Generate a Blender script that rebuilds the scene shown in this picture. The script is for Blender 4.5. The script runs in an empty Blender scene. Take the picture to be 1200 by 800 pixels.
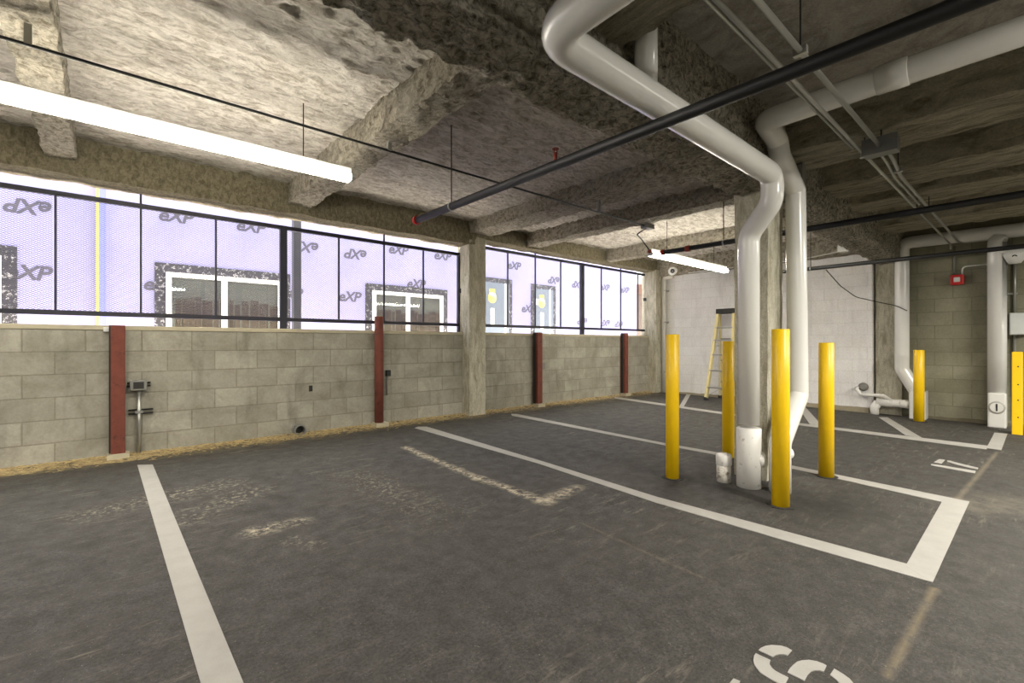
import bpy, math, random
from mathutils import Vector, Matrix, noise
random.seed(7)
SC = bpy.context.scene
COL = SC.collection
PI = math.pi

# ------------------------------------------------------------------ camera, world, lights, exposure
F = 545.0                     # focal length in pixels of the 1200 px wide frame
HOR = 402.0                   # row of the horizon
CH = 1.15                     # camera height
CA, SA = math.cos(math.radians(48.91)), math.sin(math.radians(48.91))

cam = bpy.data.cameras.new('camera')
cam.sensor_width = 36.0
cam.lens = F / 1200 * 36
cam.shift_y = (HOR - 400) / 1200
cam.clip_start = 0.02
co = bpy.data.objects.new('camera', cam)
COL.objects.link(co)
co.location = (0, 0, CH)
co.rotation_euler = (math.radians(90), 0, math.radians(48.91 - 90))
SC.camera = co

SC.view_settings.view_transform = 'Standard'
SC.view_settings.look = 'None'
SC.view_settings.gamma = 1
SC.view_settings.use_curve_mapping = False
SC.view_settings.exposure = 1.3

SKY = 2.0
TUBE = 27.0
world = bpy.data.worlds.new('world')
SC.world = world
world.use_nodes = True
bg = world.node_tree.nodes['Background']
bg.inputs[0].default_value = (0.93, 0.95, 1.0, 1)
bg.inputs[1].default_value = SKY

def area(name, loc, sx, sy, power, color=(1, .96, .88), rot=(0, 0, 0)):
    l = bpy.data.lights.new(name, 'AREA')
    l.shape = 'RECTANGLE'; l.size = sx; l.size_y = sy; l.energy = power; l.color = color
    o = bpy.data.objects.new(name, l); COL.objects.link(o)
    o.location = loc; o.rotation_euler = rot
    return o
sun = bpy.data.lights.new('sun', 'SUN'); sun.energy = 26.0; sun.angle = math.radians(.53); sun.color = (1, .95, .86)
so = bpy.data.objects.new('sun', sun); COL.objects.link(so)
so.rotation_euler = Vector((-.4, .015, -1)).to_track_quat('-Z', 'Y').to_euler()   # high sun over the alley, running along it
# assumed strip lights, unseen, added behind and beside the camera as fill
for lx, ly, lz, ang, pw in ((-2.4, -1.8, 2.85, 0, 95), (3.2, -2.2, 2.88, PI/2, 125), (6.6, -2.4, 2.6, 0, 165), (-3.4, 3.7, 2.5, 0, 60)):
    area('fill_lamp', (lx, ly, lz), 2.4, .14, pw, rot=(0, 0, ang))
    area('fill_lamp', (lx, ly, lz+.03), 2.4, .14, pw*.1, rot=(PI, 0, ang))  # upward twin of each fill lamp, added to brighten the ceilings

# ------------------------------------------------------------------ geometry of the view
FA, FB = -0.025, 0.015        # the slab falls gently away from the left wall
def fz(y): return FA + FB * y
def ray(px, py):
    r = (px - 600) / F; u = (HOR - py) / F
    return Vector((CA + r * SA, SA - r * CA, u))
def gp(px, py, up=0.0):       # point of the floor
    d = ray(px, py)
    t = (FA - CH) / (d.z - FB * d.y)
    p = Vector((0, 0, CH)) + d * t
    p.z += up
    return p
def at_X(X, px, py): d = ray(px, py); return Vector((0, 0, CH)) + d * (X / d.x)
def at_Y(Y, px, py): d = ray(px, py); return Vector((0, 0, CH)) + d * (Y / d.y)
def at_Z(Z, px, py): d = ray(px, py); return Vector((0, 0, CH)) + d * ((Z - CH) / d.z)

# ------------------------------------------------------------------ mesh builder
class MB:
    def __init__(s): s.v = []; s.f = []; s.sm = []
    def add(s, vs, fs, smooth=False):
        b = len(s.v); s.v += [tuple(v) for v in vs]
        s.f += [tuple(b + i for i in f) for f in fs]; s.sm += [smooth] * len(fs); return s
    def box(s, a, b):
        x0, y0, z0 = a; x1, y1, z1 = b
        return s.add([(x0,y0,z0),(x1,y0,z0),(x1,y1,z0),(x0,y1,z0),(x0,y0,z1),(x1,y0,z1),(x1,y1,z1),(x0,y1,z1)],
              [(0,3,2,1),(4,5,6,7),(0,1,5,4),(1,2,6,5),(2,3,7,6),(3,0,4,7)])
    def bar(s, p, q, w, h, up=(0,0,1)):
        p, q = Vector(p), Vector(q); d = (q - p).normalized(); up = Vector(up)
        if abs(d.dot(up)) > .98: up = Vector((1,0,0))
        a = d.cross(up).normalized() * (w/2); b = a.cross(d).normalized() * (h/2)
        vs = [p-a-b, p+a-b, p+a+b, p-a+b, q-a-b, q+a-b, q+a+b, q-a+b]
        return s.add(vs, [(0,3,2,1),(4,5,6,7),(0,1,5,4),(1,2,6,5),(2,3,7,6),(3,0,4,7)][:])
    def prism(s, pts, off):
        n = len(pts); off = Vector(off); vs = [Vector(p) for p in pts]; vs = vs + [v + off for v in vs]
        fs = [tuple(range(n))[::-1], tuple(range(n, 2*n))] + [(i, (i+1)%n, n+(i+1)%n, n+i) for i in range(n)]
        return s.add(vs, fs)
    def tube(s, pts, r, seg=20, fillet=0.0, cap=True, radii=None):
        pts = [Vector(p) for p in pts]
        if fillet and len(pts) > 2:
            out = [pts[0]]
            for i in range(1, len(pts)-1):
                a, b, c = pts[i-1], pts[i], pts[i+1]
                d1 = (a-b).normalized(); d2 = (c-b).normalized()
                ang = d1.angle(d2)
                t = min(fillet / max(math.tan(ang/2), .05), (a-b).length*.49, (c-b).length*.49)
                p0 = b + d1*t; p1 = b + d2*t
                for k in range(9):
                    u = k/8; out.append(p0.lerp(b, u).lerp(b.lerp(p1, u), u))
            out.append(pts[-1]); pts = out
        n = len(pts); b0 = len(s.v); ref = None
        for i, p in enumerate(pts):
            d = (pts[min(i+1, n-1)] - pts[max(i-1, 0)]).normalized()
            if ref is None:
                ref = Vector((0,0,1)) if abs(d.z) < .9 else Vector((1,0,0))
                ref = (ref - d*ref.dot(d)).normalized()
            else:
                ref = (ref - d*ref.dot(d)).normalized()
            bi = d.cross(ref)
            rr = radii[i] if radii else r
            for k in range(seg):
                a = 2*PI*k/seg
                s.v.append(tuple(p + (ref*math.cos(a) + bi*math.sin(a))*rr))
        for i in range(n-1):
            for k in range(seg):
                k2 = (k+1) % seg
                s.f.append((b0+i*seg+k, b0+i*seg+k2, b0+(i+1)*seg+k2, b0+(i+1)*seg+k)); s.sm.append(True)
        if cap:
            s.f.append(tuple(b0+k for k in range(seg))[::-1]); s.sm.append(False)
            s.f.append(tuple(b0+(n-1)*seg+k for k in range(seg))); s.sm.append(False)
        return s
    def lathe(s, base, axis, prof, seg=24):   # prof: (radius, height along axis)
        base = Vector(base); ax = Vector(axis).normalized()
        return s.tube([base + ax*h for r, h in prof], 1, seg, radii=[max(r, 1e-4) for r, h in prof])
    def ball(s, c, r, seg=12):
        prof = [(r*math.sin(PI*i/8), -r*math.cos(PI*i/8)) for i in range(9)]
        return s.lathe(c, (0,0,1), prof, seg)
    def build(s, name, mat, parent=None, bevel=0, loc=None):
        me = bpy.data.meshes.new(name)
        vs = s.v
        if loc is not None: vs = [(v[0]-loc[0], v[1]-loc[1], v[2]-loc[2]) for v in vs]
        me.from_pydata(vs, [], s.f)
        me.polygons.foreach_set('use_smooth', s.sm)
        me.materials.append(mat); me.update()
        o = bpy.data.objects.new(name, me); COL.objects.link(o)
        if parent is not None:
            o.parent = parent
            if parent.type == 'EMPTY' or True:
                o.matrix_parent_inverse = Matrix.Translation(-wloc(parent))
        if loc is not None: o.location = loc
        if bevel:
            m = o.modifiers.new('bevel', 'BEVEL'); m.width = bevel; m.segments = 2; m.limit_method = 'ANGLE'
        return o
def wloc(o):
    v = Vector(o.location)
    return v
def M(): return MB()
def tag(o, label=None, cat=None, group=None, kind=None):
    if label: o['label'] = label
    if cat: o['category'] = cat
    if group: o['group'] = group
    if kind: o['kind'] = kind
    return o
def thing(name, loc, label, cat, group=None, kind=None):
    o = bpy.data.objects.new(name, None); COL.objects.link(o); o.location = loc
    o.empty_display_size = .1
    return tag(o, label, cat, group, kind)
def copy_tree(o, parent=None):
    c = o.copy(); COL.objects.link(c)
    if parent: c.parent = parent; c.matrix_parent_inverse = o.matrix_parent_inverse.copy()
    for ch in [k for k in bpy.data.objects if k.parent == o]: copy_tree(ch, c)
    return c

# ------------------------------------------------------------------ materials
def newmat(name):
    m = bpy.data.materials.new(name); m.use_nodes = True
    nt = m.node_tree; b = nt.nodes['Principled BSDF']
    return m, nt, b
def nd(nt, t, **kw):
    n = nt.nodes.new(t)
    for k, v in kw.items():
        if k.startswith('i_'):
            key = k[2:]; key = int(key) if key.isdigit() else key.replace('_', ' ')
            n.inputs[key].default_value = v
        else: setattr(n, k, v)
    return n
def ramp(nt, fac, stops):
    r = nt.nodes.new('ShaderNodeValToRGB'); e = r.color_ramp.elements
    while len(e) < len(stops): e.new(.5)
    for i, (p, c) in enumerate(stops):
        e[i].position = p; e[i].color = (c, c, c, 1) if isinstance(c, (int, float)) else tuple(c) + (1,)
    nt.links.new(fac, r.inputs[0]); return r.outputs[0]
def noi(nt, vec, scale, detail=5, rough=.6, dist=0):
    n = nd(nt, 'ShaderNodeTexNoise', i_Scale=scale, i_Detail=detail, i_Roughness=rough, i_Distortion=dist)
    nt.links.new(vec, n.inputs['Vector']); return n.outputs['Fac']
def coords(nt, scale=(1,1,1), loc=(0,0,0), rot=(0,0,0)):
    t = nd(nt, 'ShaderNodeNewGeometry'); mp = nd(nt, 'ShaderNodeMapping')
    mp.inputs['Scale'].default_value = scale; mp.inputs['Location'].default_value = loc; mp.inputs['Rotation'].default_value = rot
    nt.links.new(t.outputs['Position'], mp.inputs['Vector']); return mp.outputs[0]
def mix(nt, fac, a, b, mode='MIX'):
    n = nd(nt, 'ShaderNodeMix', data_type='RGBA', blend_type=mode)
    for sock, v in ((n.inputs[0], fac), (n.inputs[6], a), (n.inputs[7], b)):
        if isinstance(v, bpy.types.NodeSocket): nt.links.new(v, sock)
        elif isinstance(v, (int, float)): sock.default_value = v if sock == n.inputs[0] else (v, v, v, 1)
        else: sock.default_value = tuple(v) + (1,)
    return n.outputs[2]
def mth(nt, op, a, b=None, c=None, clamp=False):
    n = nd(nt, 'ShaderNodeMath', operation=op, use_clamp=clamp)
    for i, v in enumerate((a, b, c)):
        if v is None: continue
        if isinstance(v, bpy.types.NodeSocket): nt.links.new(v, n.inputs[i])
        else: n.inputs[i].default_value = v
    return n.outputs[0]
def bump(nt, b, h, strength=.5, dist=.01):
    n = nd(nt, 'ShaderNodeBump', i_Strength=strength, i_Distance=dist)
    nt.links.new(h, n.inputs['Height']); nt.links.new(n.outputs[0], b.inputs['Normal'])
def plain(name, col, rough=.5, metal=0, var=.12, scale=9, bumps=0, dirt=None):
    m, nt, b = newmat(name)
    v = coords(nt)
    n = noi(nt, v, scale)
    c = mix(nt, n, tuple(x*(1-var) for x in col), tuple(min(1, x*(1+var)) for x in col))
    if dirt:
        n2 = noi(nt, v, dirt[1], 6, .7)
        c = mix(nt, ramp(nt, n2, [(dirt[2], 0), (dirt[2]+.12, 1)]), c, dirt[0])
    nt.links.new(c, b.inputs['Base Color'])
    b.inputs['Roughness'].default_value = rough; b.inputs['Metallic'].default_value = metal
    if bumps: bump(nt, b, noi(nt, v, 90, 4), bumps, .004)
    return m
def L(r, g, b):               # sRGB 0-255 to linear
    return tuple(((x/255)/12.92 if x/255 <= .04045 else ((x/255+.055)/1.055)**2.4) for x in (r, g, b))

def foam_mat(name, light, dark, fleck, stretch=(1,1,1), sc=14, bstr=1.0, fine=70, dk=.45):
    m, nt, b = newmat(name)
    v = coords(nt, stretch); w = coords(nt)
    a = noi(nt, v, sc, 10, .72, .6); c = noi(nt, w, 2.2, 5, .6); f = noi(nt, w, fine, 6, .8)
    base = mix(nt, ramp(nt, a, [(.36, 0), (.58, 1)]), dark, light)
    base = mix(nt, ramp(nt, c, [(.5, 0), (.72, .6)]), base, fleck)
    base = mix(nt, dk, base, ramp(nt, f, [(.32, .25), (.62, 1)]), 'MULTIPLY')
    nt.links.new(base, b.inputs['Base Color']); b.inputs['Roughness'].default_value = .95
    b.inputs['Specular IOR Level'].default_value = .1
    if 'girder' in name:      # pale seam where the slab foam laps onto the girder
        sp = nd(nt, 'ShaderNodeSeparateXYZ'); nt.links.new(w, sp.inputs[0])
        dd = mth(nt, 'ABSOLUTE', mth(nt, 'SUBTRACT', sp.outputs[1], 1.79))
        dd = mth(nt, 'ADD', dd, mth(nt, 'MULTIPLY', mth(nt, 'SUBTRACT', noi(nt, w, 7, 6, .7), .5), .12))
        base = mix(nt, ramp(nt, dd, [(.015, .95), (.06, 0)]), base, L(236, 230, 214))
    h = mth(nt, 'ADD', a, mth(nt, 'MULTIPLY', f, .5))
    bump(nt, b, h, bstr, .08)
    return m
FOAM = foam_mat('sprayed foam on slab', L(250, 243, 232), L(176, 164, 146), L(228, 220, 208), (.6, 1.3, 1), 15, 1.0, 45, .25)
FOAMB = foam_mat('sprayed foam on joists', L(212, 203, 184), L(120, 111, 92), L(206, 199, 186), (1.1, .8, 1), 22)
FOAMW = foam_mat('sprayed foam on edge beam', L(164, 155, 130), L(116, 107, 84), L(156, 148, 126), (1, 1, .6), 26, .8)
FOAMM = foam_mat('coarse foam on girder', L(240, 232, 212), L(98, 91, 72), L(150, 142, 118), (1, 1, 1), 24, 1.0, 50, .35)
FOAMR = foam_mat('grey sprayed beams', L(228, 220, 194), L(150, 142, 116), L(214, 208, 192), (2, .35, 1), 9)
CONC = foam_mat('bare slab', L(182, 176, 166), L(136, 131, 122), L(160, 154, 144), (1, 1, 1), 5, .3)
COLM = foam_mat('column concrete', L(204, 199, 180), L(160, 154, 132), L(188, 182, 164), (1, 1, .25), 16, .4)

def block_mat(name, c1, c2, mortar, axis, x0, z0, stain, var=.5, msize=.007, bstr=.5):
    m, nt, b = newmat(name)
    g = nd(nt, 'ShaderNodeNewGeometry'); sep = nd(nt, 'ShaderNodeSeparateXYZ'); nt.links.new(g.outputs['Position'], sep.inputs[0])
    cmb = nd(nt, 'ShaderNodeCombineXYZ')
    nt.links.new(mth(nt, 'SUBTRACT', sep.outputs[axis], x0), cmb.inputs[0])
    nt.links.new(mth(nt, 'SUBTRACT', sep.outputs[2], z0), cmb.inputs[1])
    br = nd(nt, 'ShaderNodeTexBrick', offset=.5, offset_frequency=2)
    br.inputs['Scale'].default_value = 1; br.inputs['Brick Width'].default_value = .4064; br.inputs['Row Height'].default_value = .2032
    br.inputs['Mortar Size'].default_value = msize; br.inputs['Mortar Smooth'].default_value = .3; br.inputs['Bias'].default_value = 0
    br.inputs['Color1'].default_value = c1 + (1,); br.inputs['Color2'].default_value = c2 + (1,); br.inputs['Mortar'].default_value = mortar + (1,)
    nt.links.new(cmb.outputs[0], br.inputs['Vector'])
    w = coords(nt)
    n1 = noi(nt, w, 3.1, 8, .7, .5); n2 = noi(nt, w, 40, 5, .7); n3 = noi(nt, coords(nt, (3, 3, .7)), 1.6, 5, .6)
    c = mix(nt, ramp(nt, n1, [(.4, 0), (.72, var)]), br.outputs['Color'], stain)
    c = mix(nt, ramp(nt, n3, [(.55, 0), (.8, var*.8)]), c, tuple(x*.55 for x in stain))
    c = mix(nt, .28, c, ramp(nt, n2, [(.3, .35), (.7, 1)]), 'MULTIPLY')
    nt.links.new(c, b.inputs['Base Color']); b.inputs['Roughness'].default_value = .92
    h = mth(nt, 'ADD', mth(nt, 'MULTIPLY', br.outputs['Fac'], -1.0), mth(nt, 'MULTIPLY', n2, .5))
    bump(nt, b, h, bstr, .006)
    return m
BLOCK = block_mat('grey block', L(182, 178, 164), L(160, 156, 142), L(150, 145, 130), 0, -.146, 1.275, L(118, 114, 99), .7, .006, .8)
WHITEB = block_mat('white painted block', L(240, 238, 235), L(237, 235, 232), L(226, 224, 220), 1, .1, .07, L(205, 198, 188), .35, .006, .35)
OLIVEB = block_mat('unpainted block', L(146, 143, 122), L(134, 131, 110), L(122, 119, 98), 1, .1, .0, L(108, 104, 80), .5, .006, .4)

def asphalt():
    m, nt, b = newmat('asphalt')
    w = coords(nt)
    fine = noi(nt, w, 75, 8, .85); mid = noi(nt, w, 9, 8, .7); big = noi(nt, w, .9, 6, .65, .8)
    c = mix(nt, ramp(nt, fine, [(.36, 0), (.64, 1)]), L(34, 33, 31), L(95, 92, 87))
    c = mix(nt, ramp(nt, mid, [(.38, 0), (.66, .6)]), c, L(50, 47, 43))
    c = mix(nt, ramp(nt, big, [(.42, 0), (.64, .55)]), c, L(72, 69, 64))
    grit = noi(nt, w, 130, 2, .5)
    c = mix(nt, ramp(nt, grit, [(.68, 0), (.74, .55)]), c, L(150, 144, 132))
    scr = noi(nt, coords(nt, (1.1, 7, 1), rot=(0, 0, .35)), 3.0, 8, .75); gate = noi(nt, w, .8, 3, .5)
    c = mix(nt, mth(nt, 'MULTIPLY', ramp(nt, scr, [(.55, 0), (.7, .75)]), ramp(nt, gate, [(.42, 0), (.6, 1)])), c, L(140, 132, 118))
    sep = nd(nt, 'ShaderNodeSeparateXYZ'); nt.links.new(w, sep.inputs[0])
    wob = noi(nt, w, 2.5, 4, .6)
    def seg(a, q, width, col, amt, nsc, lo):
        nonlocal c
        ax, ay = a; bx, by = q; dx, dy = bx-ax, by-ay; l2 = dx*dx+dy*dy
        X = mth(nt, 'SUBTRACT', sep.outputs[0], ax); Y = mth(nt, 'SUBTRACT', sep.outputs[1], ay)
        t = mth(nt, 'ADD', mth(nt, 'MULTIPLY', X, dx/l2), mth(nt, 'MULTIPLY', Y, dy/l2), clamp=True)
        ex = mth(nt, 'SUBTRACT', X, mth(nt, 'MULTIPLY', t, dx)); ey = mth(nt, 'SUBTRACT', Y, mth(nt, 'MULTIPLY', t, dy))
        d = mth(nt, 'SQRT', mth(nt, 'ADD', mth(nt, 'MULTIPLY', ex, ex), mth(nt, 'MULTIPLY', ey, ey)))
        d = mth(nt, 'ADD', d, mth(nt, 'MULTIPLY', mth(nt, 'SUBTRACT', wob, .5), width*1.6))
        k = mth(nt, 'SUBTRACT', 1.0, mth(nt, 'DIVIDE', d, width), clamp=True)
        n = noi(nt, w, nsc, 6, .75)
        k = mth(nt, 'MULTIPLY', mth(nt, 'MULTIPLY', k, ramp(nt, n, [(lo, 0), (lo+.18, 1)])), amt)
        c = mix(nt, k, c, col)
    def s2(p, q, *a): A = gp(*p); B = gp(*q); seg((A.x, A.y), (B.x, B.y), *a)
    dust = L(196, 184, 160)
    s2((475, 524), (560, 560), .07, dust, 1.2, 25, .42)
    s2((560, 560), (640, 588), .08, dust, 1.2, 25, .44)
    s2((636, 588), (676, 570), .09, dust, .9, 18, .42)
    s2((300, 622), (352, 610), .10, dust, 1.0, 22, .45)
    s2((345, 632), (372, 640), .09, dust, .6, 30, .5)
    s2((110, 600), (262, 568), .22, dust, .9, 26, .51)
    s2((225, 606), (300, 574), .2, dust, .8, 26, .51)
    s2((420, 556), (480, 592), .25, dust, .8, 30, .53)
    s2((380, 540), (520, 600), .6, dust, .55, 40, .56)
    s2((1040, 792), (1095, 690), .028, L(136, 122, 98), .6, 9, .3)
    s2((1118, 590), (1168, 530), .03, L(136, 126, 106), .55, 9, .3)
    s2((1150, 590), (1200, 596), .4, L(128, 120, 106), .5, 6, .35)
    s2((680, 612), (830, 680), .02, L(120, 110, 92), .5, 12, .4)
    # darker patch around the bollards
    s2((800, 566), (960, 590), .55, L(40, 38, 35), .75, 5, .3)
    # sandy band at the foot of the wall
    seg((-4, 5.78), (9.3, 5.78), .34, L(160, 142, 104), 1.3, 20, .40)
    nt.links.new(c, b.inputs['Base Color'])
    nt.links.new(ramp(nt, mid, [(.3, .62), (.7, .85)]), b.inputs['Roughness'])
    b.inputs['Specular IOR Level'].default_value = .35
    h = mth(nt, 'ADD', fine, mth(nt, 'MULTIPLY', mid, .6)); bump(nt, b, h, .55, .006)
    return m
ASPH = asphalt()
def paint():
    m, nt, b = newmat('line paint'); w = coords(nt)
    n = noi(nt, w, 60, 5, .7); n2 = noi(nt, w, 7, 6, .65)
    c = mix(nt, ramp(nt, n2, [(.4, 0), (.75, .5)]), L(168, 165, 158), L(146, 142, 134))
    c = mix(nt, ramp(nt, n, [(.66, 0), (.8, .6)]), c, L(110, 104, 94))
    nt.links.new(c, b.inputs['Base Color']); b.inputs['Roughness'].default_value = .8
    bump(nt, b, noi(nt, w, 170, 3), .4, .004); return m
PAINT = paint()
PVC = plain('white pvc', L(222, 221, 215), .22, 0, .04, 4)
PVCW = plain('scuffed white paint', L(224, 222, 216), .45, 0, .05, 8, .1, (L(150, 140, 122), 20, .6))
YEL = plain('yellow paint', L(240, 196, 14), .38, 0, .07, 6, .05, (L(196, 150, 10), 14, .66))
RUST = plain('red oxide paint', L(112, 58, 45), .8, 0, .35, 14, .3, (L(78, 44, 36), 10, .56))
NAVY = plain('dark screen paint', L(34, 33, 46), .5)
STRAND = plain('screen strand', L(44, 41, 76), .6)
BLACK = plain('black pipe paint', L(14, 14, 14), .55)
GALV = plain('galvanised steel', L(176, 176, 170), .35, .7)
GREYM = plain('grey metal box', L(128, 128, 122), .5, .3)
DARKM = plain('dark iron', L(48, 47, 44), .6, .3)
RED = plain('red enamel', L(190, 30, 26), .4)
REDB = plain('red brown fitting', L(150, 62, 44), .5)
WHITE = plain('white plastic', L(225, 225, 220), .4)
LENS = plain('black lens', (.01, .01, .012), .1)
CAPM = plain('concrete coping', L(182, 174, 150), .9, 0, .2, 8, .3)
FIBRE = plain('yellow fibreglass', L(212, 198, 142), .5)
ALU = plain('aluminium tread', L(160, 158, 150), .35, .6)
BLUE = plain('blue plastic', L(40, 62, 150), .4)
STRAW = plain('straw', L(200, 180, 132), .9, 0, .35, 60)
SAND = plain('sand', L(160, 142, 106), .95, 0, .35, 22, .5, (L(84, 78, 62), 9, .52))
CABLE = plain('cable', L(60, 58, 54), .6)
TIMBER = plain('timber', L(96, 66, 46), .8, 0, .25, 12)
WRAP = plain('lavender sheathing', L(136, 133, 169), .7, 0, .03, 1.2)
WRAP_SHADE = plain('shaded lavender sheathing', L(110, 114, 176), .7, 0, .03, 1.2)  # shade of the facade return put into the colour
INK = plain('grey print', L(78, 75, 84), .8)
FRAMEW = plain('white window frame', L(206, 204, 200), .5)
DOORM = plain('grey blue door', L(98, 106, 116), .5)
YELT = plain('yellow tape', L(186, 166, 84), .6)
ROOMM = plain('dim interior', L(96, 94, 90), .9)
DSP = plain('grey downspout', L(72, 72, 76), .5)
PAVE = plain('outside paving', L(222, 218, 212), .9)
def tape():
    m, nt, b = newmat('flashing tape'); w = coords(nt, (1, 1, 1))
    n = noi(nt, w, 22, 3, .8)
    nt.links.new(mix(nt, ramp(nt, n, [(.56, 0), (.6, 1)]), L(44, 42, 44), L(140, 138, 140)), b.inputs['Base Color']); b.inputs['Roughness'].default_value = .6
    return m
TAPE = tape()
def glass():
    m, nt, b = newmat('window glass')
    t = nd(nt, 'ShaderNodeBsdfTransparent'); t.inputs[0].default_value = (.93, .95, .93, 1)
    g = nd(nt, 'ShaderNodeBsdfGlossy'); g.inputs['Roughness'].default_value = .02
    mx = nd(nt, 'ShaderNodeMixShader'); mx.inputs[0].default_value = .05
    nt.links.new(t.outputs[0], mx.inputs[1]); nt.links.new(g.outputs[0], mx.inputs[2])
    nt.links.new(mx.outputs[0], nt.nodes['Material Output'].inputs[0]); return m
GLASS = glass()
def emit(name, col, s):
    m, nt, b = newmat(name)
    b.inputs['Base Color'].default_value = (.8, .8, .8, 1)
    b.inputs['Emission Color'].default_value = col + (1,); b.inputs['Emission Strength'].default_value = s; return m
LAMP = emit('lit diffuser', (1.0, .94, .80), TUBE)

# ------------------------------------------------------------------ structure: foam surfaces
def disp(p, amp, fr, st=(1,1,1)):
    q = Vector((p.x*st[0], p.y*st[1], p.z*st[2]))
    d = noise.noise_vector(q*fr) + .55*noise.noise_vector(q*fr*2.3 + Vector((7,3,1))) + .3*noise.noise_vector(q*fr*5.1 + Vector((1,9,4)))
    return p + d*amp
def rough_box(mb, a, b, step, amp, fr, st=(1,1,1), faces='xXyYz'):
    x0,y0,z0 = a; x1,y1,z1 = b
    def grid(o, u, v):
        o, u, v = Vector(o), Vector(u), Vector(v)
        nu = max(1, round(u.length/step)); nv = max(1, round(v.length/step))
        vs = [disp(o + u*(i/nu) + v*(j/nv), amp, fr, st) for j in range(nv+1) for i in range(nu+1)]
        fs = [(j*(nu+1)+i, j*(nu+1)+i+1, (j+1)*(nu+1)+i+1, (j+1)*(nu+1)+i) for j in range(nv) for i in range(nu)]
        mb.add(vs, fs, True)
    if 'z' in faces: grid((x0,y0,z0), (0,y1-y0,0), (x1-x0,0,0))
    if 'Z' in faces: grid((x0,y0,z1), (x1-x0,0,0), (0,y1-y0,0))
    if 'x' in faces: grid((x0,y0,z0), (0,0,z1-z0), (0,y1-y0,0))
    if 'X' in faces: grid((x1,y0,z0), (0,y1-y0,0), (0,0,z1-z0))
    if 'y' in faces: grid((x0,y0,z0), (x1-x0,0,0), (0,0,z1-z0))
    if 'Y' in faces: grid((x0,y1,z0), (0,0,z1-z0), (x1-x0,0,0))
    return mb
def struct(name, mb, mat, label, bevel=0):
    return tag(mb.build(name, mat, bevel=bevel), label, None, None, 'structure')

XE, YW = 9.58, 5.82           # far wall, left wall
# floor
fl = M()
nx, ny = 30, 24
vs = []; fs = []
for j in range(ny+1):
    for i in range(nx+1):
        x = -5 + 14.8*i/nx; y = -6 + 11.9*j/ny
        vs.append((x, y, fz(y)))
for j in range(ny):
    for i in range(nx): fs.append((j*(nx+1)+i, j*(nx+1)+i+1, (j+1)*(nx+1)+i+1, (j+1)*(nx+1)+i))
fl.add(vs, fs)
FLOOR = struct('floor', fl, ASPH, 'dark grey asphalt parking floor with white stall lines')
def paintpoly(name, pts, label, up=.004):
    P = [gp(*p, up) for p in pts]
    return tag(M().prism(P, (0, 0, -.0035)).build(name, PAINT, FLOOR), label)
# first line runs on towards the camera
a, b_, c_, d_ = gp(161, 545), gp(179, 544.5), gp(285, 800), gp(235, 800)
e1 = b_ + (c_-b_)*1.35; e2 = a + (d_-a)*1.35
def paintw(name, P, label): return tag(M().prism([Vector((p.x, p.y, fz(p.y)+.004)) for p in P], (0,0,-.0035)).build(name, PAINT, FLOOR), label)
paintw('parking_line', [a, b_, e1, e2], 'white painted stall line')
paintpoly('parking_line', [(490,500),(500,500),(632,539.5),(770,582.5),(1066,662),(1093,682.7),(1060,673.5),(928,636),(770,589.5),(632,543.5),(486,501.5)], 'white painted stall line')
paintpoly('parking_line', [(599,485),(605,485),(780,519.5),(929,545.8),(1136,588),(1104,588.5),(929,549.3),(840,533.2),(780,522),(600,487)], 'white painted stall line')
paintpoly('parking_line', [(720,465.4),(725,465.4),(929,494.8),(1158,522.5),(1156,526.5),(929,497.2),(721,466.9)], 'white painted stall line')
paintpoly('parking_bar', [(1061,664),(1105,586),(1136,588),(1093,682.7)], 'wide white painted end bar', .0045)
paintpoly('parking_bar', [(1156,525),(1165.5,507),(1180.5,508.5),(1173.5,527.5)], 'wide white painted end bar', .0045)
paintpoly('hatch_stripe', [(806,459.5),(811,459.5),(800,478.5),(795.5,477)], 'white painted diagonal hatch stripe', .0045)
paintpoly('hatch_stripe', [(934.5,476),(942,475),(960,495),(960,499),(949,497)], 'white painted diagonal hatch stripe', .0045)
paintpoly('hatch_stripe', [(1029.7,489),(1040,489),(1082,514),(1061,510)], 'white painted diagonal hatch stripe', .0045)
def zp(pts, ox, oy, s): return [(ox + x/s, oy + y/s) for x, y in pts]
def multi(name, polys, label):
    mb = M()
    for pl in polys: mb.prism([gp(*p, .004) for p in pl], (0,0,-.0035))
    return tag(mb.build(name, PAINT, FLOOR), label)
Z = lambda pts: zp(pts, 840, 740, 6.667)
multi('stencil_letter', [
    Z([(325,150),(345,133),(380,117),(430,110),(500,115),(550,130),(587,152),(552,190),(520,182),(490,181),(460,188),(437,203)]),
    Z([(305,175),(292,192),(285,230),(292,258),(310,288),(340,325),(380,352),(430,382),(470,402),(525,432),(560,365),(500,335),(455,310),(430,288),(415,265),(413,243),(420,228)]),
    Z([(552,325),(570,295),(595,268),(630,240),(665,230),(720,226),(780,237),(830,255),(857,270),(835,318),(800,308),(765,307),(735,316),(708,343),(685,388)]),
    Z([(918,295),(985,335),(1040,375),(1070,412),(1090,470),(1085,520),(1050,570),(960,590),(975,530),(992,495),(985,455),(960,412),(935,382),(885,343)])],
    'white stencilled letter S')
multi('stencil_letter', [Z([(130,372),(182,392),(150,460),(60,470),(75,440)])], 'corner of a white stencilled letter')
Z = lambda pts: zp(pts, 1060, 500, 8)
multi('stencil_number', [Z([(325,305),(380,312),(345,348),(275,335)]), Z([(400,318),(432,320),(480,335),(560,356),(692,386),(685,401),(600,385),(470,352),(400,328)]),
    Z([(250,350),(290,354),(668,416),(660,437),(620,431),(290,372),(246,362)])], 'white stencilled number 17')

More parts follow.
